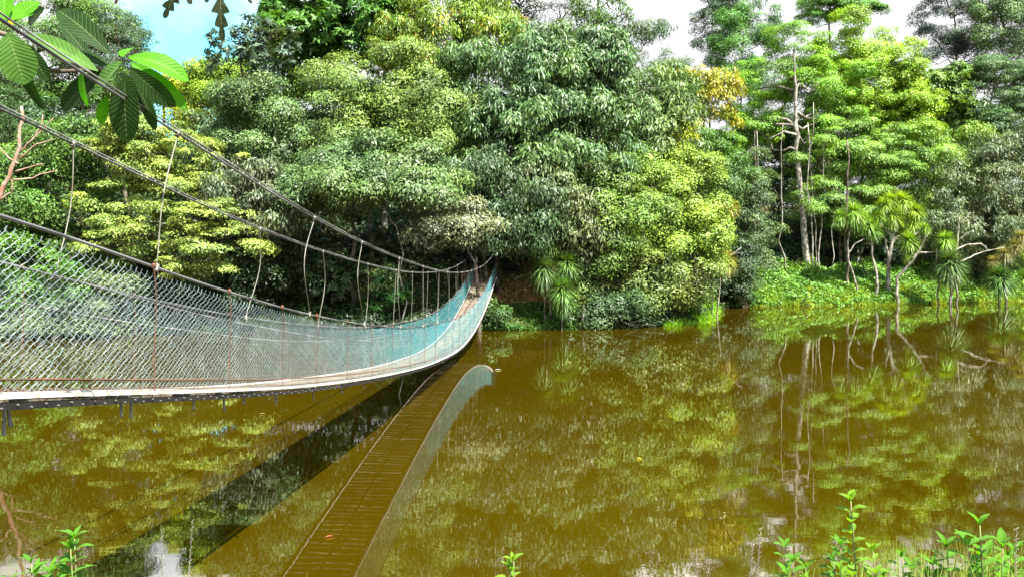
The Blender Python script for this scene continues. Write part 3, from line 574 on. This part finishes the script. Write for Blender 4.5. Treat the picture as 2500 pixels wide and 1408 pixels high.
# chain link
def chain(side, y0, y1, name):
    cell = .046; rows = 31; npass = int((y1-y0)/cell); R_ = .0019
    A = []; B = []
    # zigzag wires run vertically: column i swings between y_i and y_i+cell
    off = RG.normal(size=npass+2)*.002
    for i in range(npass):
        yy = y0+i*cell
        j = np.arange(rows+1); ya = yy+np.where((j+i) % 2 == 0, -.002, cell+.002)+off[i]
        h = 1.16*(j/rows)-.005
        hz = (railh(ya)-.12)/1.16
        sag = .02*np.sin(j*1.3+i*.7)*.25
        z = deckz(ya)+.035+h*hz
        x = bx(ya, side)+(.006*np.where(j % 2 == 0, 1, -1))+(-.025 if side == 0 else .025)*np.sin(np.pi*j/rows)+sag
        p_ = np.stack([x, ya, z], 1); A.append(p_[:-1]); B.append(p_[1:])
        # twisted top ends
        A.append(p_[-1:]); B.append(p_[-1:]+np.array([[.008, .008, .03]]))
    A = np.concatenate(A); B = np.concatenate(B); t_ = unit(B-A); s_ = unit(np.cross(t_, np.array([0.02, .05, 1.]))); c_ = np.cross(t_, s_)
    ring = [(math.cos(a), math.sin(a)) for a in (.3, 2.4, 4.5)]
    Q = []
    for k in range(3):
        a0 = ring[k]; a1 = ring[(k+1) % 3]; o0 = (s_*a0[0]+c_*a0[1])*R_; o1 = (s_*a1[0]+c_*a1[1])*R_
        Q.append(np.stack([A+o0, A+o1, B+o1, B+o0], 1))
    q = np.stack(Q, 1).reshape(-1, 3)
    return link(name, fmesh(name, q, 4), M['net'], BR)
chain(0, Y0, Y1-.3, 'mesh_side'); chain(1, Y0, Y1-.3, 'mesh_side')
# hangers from the main cables to the handrails: photo x of top, middle, foot
def hanger(px, side, kink=0., foot=0.):
    d = float(dpx(px, side)); a = Vector((bx(d, side), d, float(cabz(d)))); d2 = d+foot
    b = Vector((bx(d2, side), d2, float(deckz(d2)+railh(d2)))); L = b-a
    pts = []
    for i in range(13):
        f = i/12; q = a.lerp(b, f); q.y += kink*math.sin(math.pi*f)**1.3; q.x += .03*kink*math.sin(2*math.pi*f); pts.append(q)
    m_ = MB(); m_.tube(pts, .006, 5)
    for e_ in (a, b): m_.tube([e_+Vector((0, -.02, -.03)), e_+Vector((0, .02, .03))], .024, 6)
    m_.tube([b, b+Vector((.01, .05, -.09))], .005, 4)
    m_.build('hanger', M['rope'], BR)
for a in [(435,0,-.10,-.42),(768,0,-.45,-.25),(884,0,-.5,.15),(975,0,-.3,.1),(1033,0,0,0),(1064,0,.5,.3),(1092,0,.3,.4),(1113,0,0,.2),(1128,0,0,.2),(1141,0,.2,.2),(1151,0,.3,.6),(1160,0,0,1.5),(1172,0,.3,1.2),
          (180,1,.10,-.3),(635,1,.3,-.6),(789,1,.35,-.35),(898,1,.2,-.25),(967,1,0,-.4),(1007,1,.1,-.2),(1045,1,0,-.3),(1072,1,0,-.2),(1096,1,0,.2),(1117,1,0,.2),(1135,1,0,0),(1148,1,0,.3),(1160,1,0,.8)]: hanger(*a)
# stays down the mesh
def stay(y, side, mat='rust'):
    z0 = float(deckz(y)+railh(y)); z1 = float(deckz(y)); s = .02 if side == 0 else -.02
    m_ = MB(); m_.tube([(bx(y, side)+s, y, z0+.04), (bx(y, side)+s+.02, y+.02, z0-.3), (bx(y, side)+s-.01, y+.05, z0-.7), (bx(y, side)+s, y+.02, z1+.02)], .0042, 5)
    m_.tube([(bx(y, side)+s, y, z0+.04), (bx(y, side)+s+.01, y+.05, z0-.35), (bx(y, side)+s-.01, y, z1+.25)], .003, 4)
    m_.tube([(bx(y, side)+s, y-.03, z0), (bx(y, side)+s, y+.03, z0+.01)], .02, 6); m_.build('stay', M[mat], BR)
for px in (370, 555, 685, 770, 845, 905, 955, 1000, 1035, 1062, 1085, 1104, 1120, 1134, 1146, 1156, 1166, 1175, 1183): stay(float(dpx(px, 0))-(0 if px > 400 else 0), 0)
for px in (55, 330, 560, 700, 800, 880, 940, 990, 1030, 1065, 1090, 1112, 1130): stay(float(dpx(px, 1)), 1)
# dark straps hanging below the deck
for px, s, L in [(0,0,.17),(8,.04,.12),(288,0,.11),(312,0,.13),(466,0,.09),(540,.02,.15),(590,0,.08),(668,0,.12),(760,.01,.14),(830,0,.1),(885,0,.09),(930,0,.08)]:
    y = float(dpx(px, 0)); z = float(deckz(y))-.09; x = bx(y, 0)+.03
    MB().tube([(x, y, z+.06), (x, y+s*.5, z-L*.5), (x+.01, y+s-.02, z-L)], [.010, .012, .015], 6).build('strap', M['rubber'], BR)
# end posts of the bridge on both banks
for y, h0, h1, lab in ((Y0, -2, 7.0, ''), (Y1, -1.2, 4.75, '')):
    for side in (0, 1):
        x = bx(y, side); z = float(deckz(y))
        MB().tube([(x, y, min(z, float(terr(x, y)))-.3), (x+.01, y, (z+h1)/2), (x, y, float(cabz(y))+.1)], [.10, .09, .08], 8).build('end_post', M['bark'], BR, smooth=True)
# landing on the far bank
lz = float(deckz(Y1)); mb = MB()
for k in range(9): mb.box((bx(Y1, 0)-.65, Y1+.25+k*.28, lz-.03), (.85, .125, .02), Matrix.Rotation(RG.uniform(-.02, .02), 3, 'Z'))
mb.build('landing', M['board'], BR)
for sx_ in (-1.4, .1):
    for yy_ in (Y1+.3, Y1+2.3): MB().tube([(bx(Y1, 0)+sx_, yy_, float(terr(bx(Y1, 0)+sx_, yy_))-.3), (bx(Y1, 0)+sx_, yy_, lz-.05)], .08, 7).build('landing_post', M['bark'], BR)
# tie bars at the far end
for dz in (.9, 1.45): MB().tube([(bx(Y1, 0), Y1-.12, float(deckz(Y1))+dz), (bx(Y1, 1), Y1-.12, float(deckz(Y1))+dz+.02)], .025, 6).build('tie_bar', M['bark'], BR)
# ------------------------------------------------------------------ viewing platform far up the left slope
PLd = 62; e0 = P(415, 215, PLd); pl = empty('viewing_platform', (e0.x, e0.y+1.5, float(terr(e0.x, e0.y+1.5)))); tag(pl, 'small railed platform showing between the big leaves and the sky', 'platform')
a = P(380, 207, PLd); b = P(433, 212, PLd)
mb = MB(); mb.box(((a.x+b.x)/2, PLd+1.5, a.z-.1), ((b.x-a.x)/2+.1, 1.6, .1)); mb.build('floor_slab', M['joist'], pl)
for x in (a.x, (a.x+b.x)/2, b.x):
    mb = MB(); mb.tube([(x, PLd, a.z), (x, PLd, a.z+1.05)], .03, 6); mb.build('rail_post', M['cable'], pl)
for k in range(4): MB().tube([(a.x, PLd, a.z+.25+.26*k), (b.x, PLd, a.z+.25+.26*k)], .018, 5).build('rail', M['cable'], pl)
for x in (a.x, b.x):
    MB().tube([(x, PLd+1.5, float(terr(x, PLd+1.5))-.2), (x, PLd+1.5, a.z-.2)], .12, 6).build('support_post', M['joist'], pl)
    MB().tube([(x, PLd+.2, a.z-.2), (x-.9, PLd+1.4, a.z-1.4)], .06, 6).build('brace', M['joist'], pl)

#@FORE
# ------------------------------------------------------------------ big foreground leaves
def bigleafmat(name, col, tcol, trans, vein=(.5, .6, .25)):
    m, t, o = newmat(name); nn = t.nodes.new; lk = t.links.new
    uv = nn('ShaderNodeUVMap'); s = nn('ShaderNodeSeparateXYZ'); lk(uv.outputs[0], s.inputs[0])
    ab = nn('ShaderNodeMath'); ab.operation = 'ABSOLUTE'; su = nn('ShaderNodeMath'); su.operation = 'SUBTRACT'; lk(s.outputs[0], su.inputs[0]); su.inputs[1].default_value = .5; lk(su.outputs[0], ab.inputs[0])
    # side veins: stripes in v - k*|u|
    ma = nn('ShaderNodeMath'); ma.operation = 'MULTIPLY_ADD'; lk(ab.outputs[0], ma.inputs[0]); ma.inputs[1].default_value = -.35; lk(s.outputs[1], ma.inputs[2])
    fr = nn('ShaderNodeMath'); fr.operation = 'MULTIPLY'; lk(ma.outputs[0], fr.inputs[0]); fr.inputs[1].default_value = 13
    pp = nn('ShaderNodeMath'); pp.operation = 'PINGPONG'; lk(fr.outputs[0], pp.inputs[0]); pp.inputs[1].default_value = .5
    v1 = nn('ShaderNodeMapRange'); v1.inputs[1].default_value = .0; v1.inputs[2].default_value = .07; v1.inputs[3].default_value = 1; v1.inputs[4].default_value = 0; lk(pp.outputs[0], v1.inputs[0])
    v2 = nn('ShaderNodeMapRange'); v2.inputs[1].default_value = .008; v2.inputs[2].default_value = .028; v2.inputs[3].default_value = 1; v2.inputs[4].default_value = 0; lk(ab.outputs[0], v2.inputs[0])
    mx = nn('ShaderNodeMath'); mx.operation = 'MAXIMUM'; lk(v1.outputs[0], mx.inputs[0]); lk(v2.outputs[0], mx.inputs[1])
    oi = nn('ShaderNodeObjectInfo'); co = nn('ShaderNodeTexCoord'); nz = nn('ShaderNodeTexNoise'); nz.inputs['Scale'].default_value = 9; lk(co.outputs['Object'], nz.inputs['Vector'])
    nr = nn('ShaderNodeMapRange'); nr.inputs[3].default_value = .65; nr.inputs[4].default_value = 1.35; lk(nz.outputs[0], nr.inputs[0])
    cs = nn('ShaderNodeVectorMath'); cs.operation = 'SCALE'; lk(oi.outputs['Color'], cs.inputs[0]); lk(nr.outputs[0], cs.inputs['Scale'])
    xx = nn('ShaderNodeMix'); xx.data_type = 'RGBA'; lk(mx.outputs[0], xx.inputs[0]); lk(cs.outputs[0], xx.inputs[6]); xx.inputs[7].default_value = (*vein, 1)
    vm = nn('ShaderNodeMath'); vm.operation = 'MULTIPLY'; lk(mx.outputs[0], vm.inputs[0]); vm.inputs[1].default_value = .22; lk(vm.outputs[0], xx.inputs[0])
    p = nn('ShaderNodeBsdfPrincipled'); lk(xx.outputs[2], p.inputs['Base Color']); p.inputs['Roughness'].default_value = .55; p.inputs['Specular IOR Level'].default_value = .15
    bu = nn('ShaderNodeBump'); bu.inputs['Strength'].default_value = .5; bu.inputs['Distance'].default_value = .01; lk(pp.outputs[0], bu.inputs['Height']); lk(bu.outputs[0], p.inputs['Normal'])
    tb = nn('ShaderNodeBsdfTranslucent'); tm = nn('ShaderNodeVectorMath'); tm.operation = 'MULTIPLY'; lk(cs.outputs[0], tm.inputs[0]); tm.inputs[1].default_value = tcol; lk(tm.outputs[0], tb.inputs[0])
    ms = nn('ShaderNodeMixShader'); ms.inputs[0].default_value = trans; lk(p.outputs[0], ms.inputs[1]); lk(tb.outputs[0], ms.inputs[2]); lk(ms.outputs[0], o.inputs[0]); return m
M['big'] = bigleafmat('large_leaf', None, (1.3, 1.6, .5), .4)
M['weed'] = bigleafmat('weed_leaf', None, (1.5, 1.5, .4), .45)
def blade(base, tip, width, normal, bend=.15, curl=.12, lobes=0, widest=.55, K=16, J=6, blunt=.6):
    base = Vector(base); tip = Vector(tip); d = tip-base; L = d.length; d.normalize(); n = Vector(normal); n = (n-d*n.dot(d)).normalized(); s = d.cross(n)
    V = []; U = []; Fc = []
    for k in range(K+1):
        f = k/K
        wf = (math.sin(math.pi*min(1, f**(math.log(.5)/math.log(widest)))))**blunt if 0 < f < 1 else .0
        if lobes: wf *= .30+.70*((f*lobes) % 1.0)
        for j in range(J+1):
            u = j/J*2-1
            q = base+d*L*f+s*u*width*.5*wf+n*(L*bend*math.sin(math.pi*f)+abs(u)*width*curl*wf+.012*width*math.sin(f*40)*abs(u))
            if lobes: q += d*abs(u)*L*.06
            V.append(q); U.append(((u+1)/2, f))
    for k in range(K):
        for j in range(J): a = k*(J+1)+j; Fc.append((a, a+1, a+J+2, a+J+1))
    return V, U, Fc
def blade_obj(parts, name, mat, parent, color):
    V = []; Fc = []; U = []
    for v, u, f in parts:
        b = len(V); V += v; U += u; Fc += [tuple(b+i for i in q) for q in f]
    me = bpy.data.meshes.new(name); me.from_pydata([tuple(v) for v in V], [], Fc); me.update(); me.polygons.foreach_set('use_smooth', [True]*len(Fc))
    l = me.uv_layers.new(name='UVMap'); idx = np.empty(len(me.loops), np.int32); me.loops.foreach_get('vertex_index', idx)
    l.data.foreach_set('uv', np.array(U, np.float32)[idx].ravel()); return link(name, me, mat, parent, color)
# near tree at the left, its trunk outside the picture
nb_ = (-6.6, 5.2); nbz = float(terr(*nb_)); NT = empty('large_leaf_tree', (nb_[0], nb_[1], nbz)); tag(NT, 'near tree with huge ribbed leaves hanging in at the top left corner', 'tree')
DL = 6.9
hub = P(285, 165, DL); hub2 = P(15, 85, 6.2)
MB().tube([(nb_[0], nb_[1], nbz-.2), (nb_[0]+.1, nb_[1], 5), (nb_[0]+.2, nb_[1]+.2, 8)], [.2, .16, .1], 10).build('trunk', M['bark'], NT, smooth=True)
MB().tube([(nb_[0]+.1, nb_[1], 5.0), P(-60, 120, 6.4), P(60, 165, 6.6), P(150, 175, 6.8), P(230, 172, 6.9), hub], [.06, .035, .025, .02, .016, .014], 8).build('branch', M['bark'], NT, smooth=True)
MB().tube([(nb_[0]+.15, nb_[1], 6), P(-80, 60, 6.1), hub2], [.05, .03, .02], 8).build('branch', M['bark'], NT, smooth=True)
cG = (.055, .20, .002); cD = (.012, .036, .005); cP = (.065, .15, .025)  # cG carries a backlit glow and cD shade in the leaf colour itself
BL = [ # base, tip (px), width px, d, normal, colour
 ((312,140),(462,200),62,6.9,(.1,-.8,.6),cG,.28),((272,135),(140,25),58,6.85,(.2,-.9,.3),cD,.2),((318,152),(458,268),44,7.0,(-.3,-.7,.5),cG,.2),
 ((315,165),(430,262),52,6.8,(.2,-.9,-.3),cD,.15),((300,150),(228,250),84,6.75,(-.3,-.8,.6),cP,.08),((305,190),(310,350),72,6.8,(.1,-1,.2),cD,.06),
 ((268,165),(160,130),40,6.9,(.1,-.7,.7),cD,.12),((255,172),(150,270),54,6.95,(.2,-.9,.2),cD,.1),((240,175),(65,85),50,6.6,(-.2,-.8,.7),cP,.1),
 ((200,170),(215,262),34,6.8,(-.4,-.8,.2),cG,.08),((262,235),(245,305),30,6.9,(.3,-.9,.3),cG,.05),((300,140),(320,118),40,7.0,(-.2,-.9,.4),cG,.1),
 ((18,78),(60,208),86,6.2,(.3,-.8,.7),cP,.06),((20,60),(95,5),64,6.3,(-.1,-.9,.5),cG,.05),((15,70),(110,272),36,6.5,(-.2,-.9,-.2),cD,.1),
 ((30,50),(78,30),50,6.25,(.1,-.8,.6),cG,.1),((10,60),(15,-40),46,6.2,(.1,-.9,.4),cG,.05),((15,90),(-10,200),50,6.3,(-.3,-.9,.3),cD,.1),((335,200),(380,320),30,7.1,(.4,-.8,.1),cD,.08),((290,175),(205,225),60,7.05,(-.2,-.9,.4),cD,.12),((285,180),(345,255),60,7.05,(.3,-.9,.1),cD,.1),((225,150),(150,60),34,7.1,(.2,-.9,.4),cD,.1),((110,20),(70,60),40,6.5,(0,-1,.2),cD,.1),((50,100),(120,200),40,6.5,(.1,-.9,.5),cD,.1)]
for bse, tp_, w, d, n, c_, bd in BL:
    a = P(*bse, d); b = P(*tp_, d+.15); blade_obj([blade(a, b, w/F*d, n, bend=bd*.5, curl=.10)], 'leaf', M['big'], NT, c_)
blade_obj([blade(P(30, 48, 6.2), P(24, 66, 6.2), 14/F*6.2, (0, -1, .2), bend=.05)], 'leaf', M['big'], NT, (.7, .42, .01))
# lobed leaves hanging in from above, backlit silhouette put into a near-black colour
LT = empty('lobed_leaf_branch', P(560, -120, 5)); tag(LT, 'dark deeply lobed leaves hanging in at the top edge over the sky', 'branch')
MB().tube([P(380, -60, 5), P(480, -90, 5), P(600, -150, 5.1), P(900, -420, 5.5)], [.01, .014, .02, .03], 7).build('branch', M['bark'], LT, smooth=True)
for bse, tp_, w, cc_ in [((535,-70),(543,94),52,(.012,.02,.006)),((450,-60),(404,40),50,(.012,.02,.006)),((430,-60),(465,8),46,(.012,.02,.006)),((500,-60),(505,4),40,(.012,.02,.006)),((560,-60),(612,6),30,(.012,.02,.006)),((300,-40),(283,8),26,(.05,.02,.015))]:
    blade_obj([blade(P(*bse, 5), P(*tp_, 5), w/F*5, (.25, -1, .1), bend=.05, curl=.12, lobes=5, K=40, J=8, widest=.4)], 'leaf', M['big'], LT, cc_)
MB().tube([P(283, -40, 5), P(380, -60, 5)], .008, 6).build('twig', M['bark'], LT)

# ------------------------------------------------------------------ weeds on the near bank
def weed(label, px, py_top, d, leafpx, tiers, color, lean=0, name='leafy_weed', stems=1, spread=0, group='leafy weeds on the near bank', per=2, width=.36):
    leafpx *= .85; tp_ = P(px, py_top, d); bx_ = tp_.x-lean; gz = float(terr(bx_, d)); e = empty(name, (bx_, d, gz)); tag(e, label, 'plant', group)
    for si in range(stems):
        off = 0 if si == 0 else RG.uniform(-spread, spread); top = tp_+Vector((off, RG.uniform(-.1, .1)*(si > 0), -abs(off)*.45-(.04*si)))
        base = Vector((bx_+off*.35, d, gz-.05)); pts = [base.lerp(top, f)+Vector((lean*.0+.02*math.sin(f*3), 0, 0)) for f in np.linspace(0, 1, 8)]
        MB().tube(pts, [.006*(1-.6*i/7) for i in range(8)], 6).build('stem', M['stemgreen'], e, smooth=True)
        L0 = leafpx/F*d; parts = []
        H = (top-base).length
        for k in range(tiers):
            f = 1-(k*L0*.62)/H
            if f < .15: break
            q = base.lerp(top, f); a0 = k*1.5+RG.uniform(0, 6)
            for j in range(per+(2 if k == 0 else 0)):
                an = a0+j*2*math.pi/(per+(2 if k == 0 else 0))+RG.uniform(-.3, .3); el = RG.uniform(.15, .7) if k else RG.uniform(.5, 1.1)
                dv = Vector((math.cos(an), math.sin(an)*.8, math.tan(el)*.7)).normalized(); L = L0*RG.uniform(.7, 1.15)*(.8 if k == 0 else 1)
                nrm = Vector((-dv.x*.4, -dv.y*.4-.15, 1)); parts.append(blade(q, q+dv*L, L*width, nrm, bend=.10, curl=.18, K=8, J=4, widest=.45, blunt=.9))
        blade_obj(parts, 'leaves', M['weed'], e, color)
    return e
M['stemgreen'] = simple('green_stem', (.10, .16, .04), .6, .3, col2=(.13, .09, .05), scale=20)
wc = (.07, .20, .012); wy = (.13, .25, .015)
weed('bushy bright green weed at the bottom left', 180, 1312, 3.4, 60, 7, wc, stems=17, spread=.15, width=.3, per=3)
weed('small weed left of the bushy one at the bottom left corner', 75, 1372, 3.3, 52, 4, wc, stems=7, spread=.10, width=.25)
weed('tall single-stemmed weed with pale top leaves at the bottom right', 2075, 1222, 2.9, 50, 8, wy, lean=-.02, width=.5)
weed('short weed with arching leaves left of the tall single stem', 1915, 1335, 3.0, 50, 4, wc, stems=3, spread=.07)
weed('dense weed at the foot of the tall single stem', 2050, 1330, 3.1, 46, 6, wc, stems=13, spread=.17, per=3)
weed('broad-leaved weed near the bottom right corner', 2390, 1280, 2.8, 70, 5, wc, stems=4, spread=.08, width=.36)
weed('lower broad-leaved weed between the two tall weeds', 2310, 1335, 2.9, 56, 5, wc, stems=6, spread=.14, per=3)
weed('small weed with drooping leaves at the bottom middle', 1252, 1368, 3.2, 46, 3, wy, stems=2, spread=.06)
weed('low weed right of the dense weed at the bottom', 2200, 1360, 3.0, 48, 4, wc, stems=7, spread=.14)
weed('sprig of narrow leaves between the short weed and the tall single stem', 1965, 1385, 3.0, 50, 4, wy, stems=6, spread=.12)
weed('weed clump in the very corner at the bottom right', 2475, 1345, 2.9, 55, 5, wc, stems=7, spread=.12)
weed('narrow-leaved sprig right of the dense weed', 2130, 1345, 3.0, 46, 5, wy, stems=6, spread=.12)
weed('low sprig between the corner clump and the broad-leaved weed', 2430, 1375, 3.0, 50, 4, wy, stems=5, spread=.1)
# seed spikes
def spike(label, px, py, d, lean, h=.5):
    a = P(px, py, d); gz = float(terr(a.x-lean, d)); e = empty('seed_spike', (a.x-lean, d, gz)); tag(e, label, 'grass stalk', 'seed spikes on the near bank')
    b = Vector((a.x-lean, d, gz)); MB().tube([b, b.lerp(a, .5)+Vector((-.01, 0, 0)), a], [.003, .0025, .0012], 5).build('stalk', M['rope'], e)
    m_ = MB()
    for k in range(46):
        f = 1-k/46*.45; q = b.lerp(a, f); an = k*2.4; m_.tube([q, q+Vector((math.cos(an)*.009, math.sin(an)*.009, .006))], [.0022, .0010], 4)
    m_.build('seed_head', M['pale_bark'], e)
spike('upright seed spike left of the blue reflection', 395, 1292, 3.3, -.03); spike('longer leaning seed spike beside the blue reflection', 470, 1270, 3.3, .06)
spike('pale seed spike left of the bottom right weeds', 1857, 1290, 3.0, .04); spike('lower seed spike beside the pale one', 1838, 1330, 3.0, .05); spike('thin seed spike near the right edge', 2482, 1290, 2.8, .01)
# grass on the near bank
def near_grass():
    Q = []; R = []
    for x0, x1, top, n, d0 in [(-40, 110, 1360, 90, 3.3), (110, 330, 1395, 60, 3.3), (300, 620, 1400, 26, 3.3), (640, 830, 1385, 7, 3.2), (1180, 1320, 1395, 16, 3.2), (1600, 1880, 1405, 40, 3.1), (1860, 2190, 1370, 150, 3.0), (2180, 2520, 1310, 330, 2.9), (2100, 2300, 1345, 90, 3.0)]:
        for _ in range(int(n*.75)):
            d = d0+RG.uniform(-.3, .4); px = RG.uniform(x0, x1); py = top+abs(RG.normal())*45-25; tip = np.array(P(px, py, d)); gx_ = tip[0]+RG.normal()*.06; g = np.array([gx_, d+RG.normal()*.04, float(terr(gx_, d))])
            w = RG.uniform(.0012, .003); K = 5; segs = []; bend = RG.normal()*.06
            for k in range(K+1):
                f = k/K; q = g+(tip-g)*f+np.array([bend*math.sin(math.pi*f*.9), 0, .0]); q[2] += -.0*f; ww = w*(1-f**2)
                segs.append((q-[ww, 0, 0], q+[ww, 0, 0]))
            for k in range(K): Q.append([segs[k][0], segs[k][1], segs[k+1][1], segs[k+1][0]]); 
            R += [RG.random()]*K
    o = link('grass', fmesh('grass', np.array(Q).reshape(-1, 3), 4, R), M['leaf'], None, (.14, .22, .05)); tag(o, 'thin grass blades along the near bank', 'grass', kind='stuff')
near_grass()

# a few leaves floating on the water
for lab, px, py, ln, an, c_ in [('reddish leaf floating on the bridge reflection',803,1311,.14,.6,(.30,.09,.03)),('pale leaf floating right of the bridge end',1216,903,.25,.1,(.5,.5,.45)),('tan leaf floating under the lime grass',1392,884,.2,1.2,(.35,.28,.12)),('yellow leaf floating in the middle of the open water',1560,1120,.16,2.0,(.4,.33,.03)),('small tan leaf floating left of the bridge shadow',640,1010,.15,.3,(.3,.24,.1))]:
    d = F*CH/(py-HY); q = P(px, py, d); q.z = .012; dv = Vector((math.cos(an), math.sin(an), 0))
    o = blade_obj([blade(q-dv*ln/2, q+dv*ln/2, ln*.45, (0, 0, 1), bend=.06, curl=.08, K=8, J=4)], 'floating_leaf', M['weed'], None, c_); tag(o, lab, 'leaf', 'leaves floating on the water')
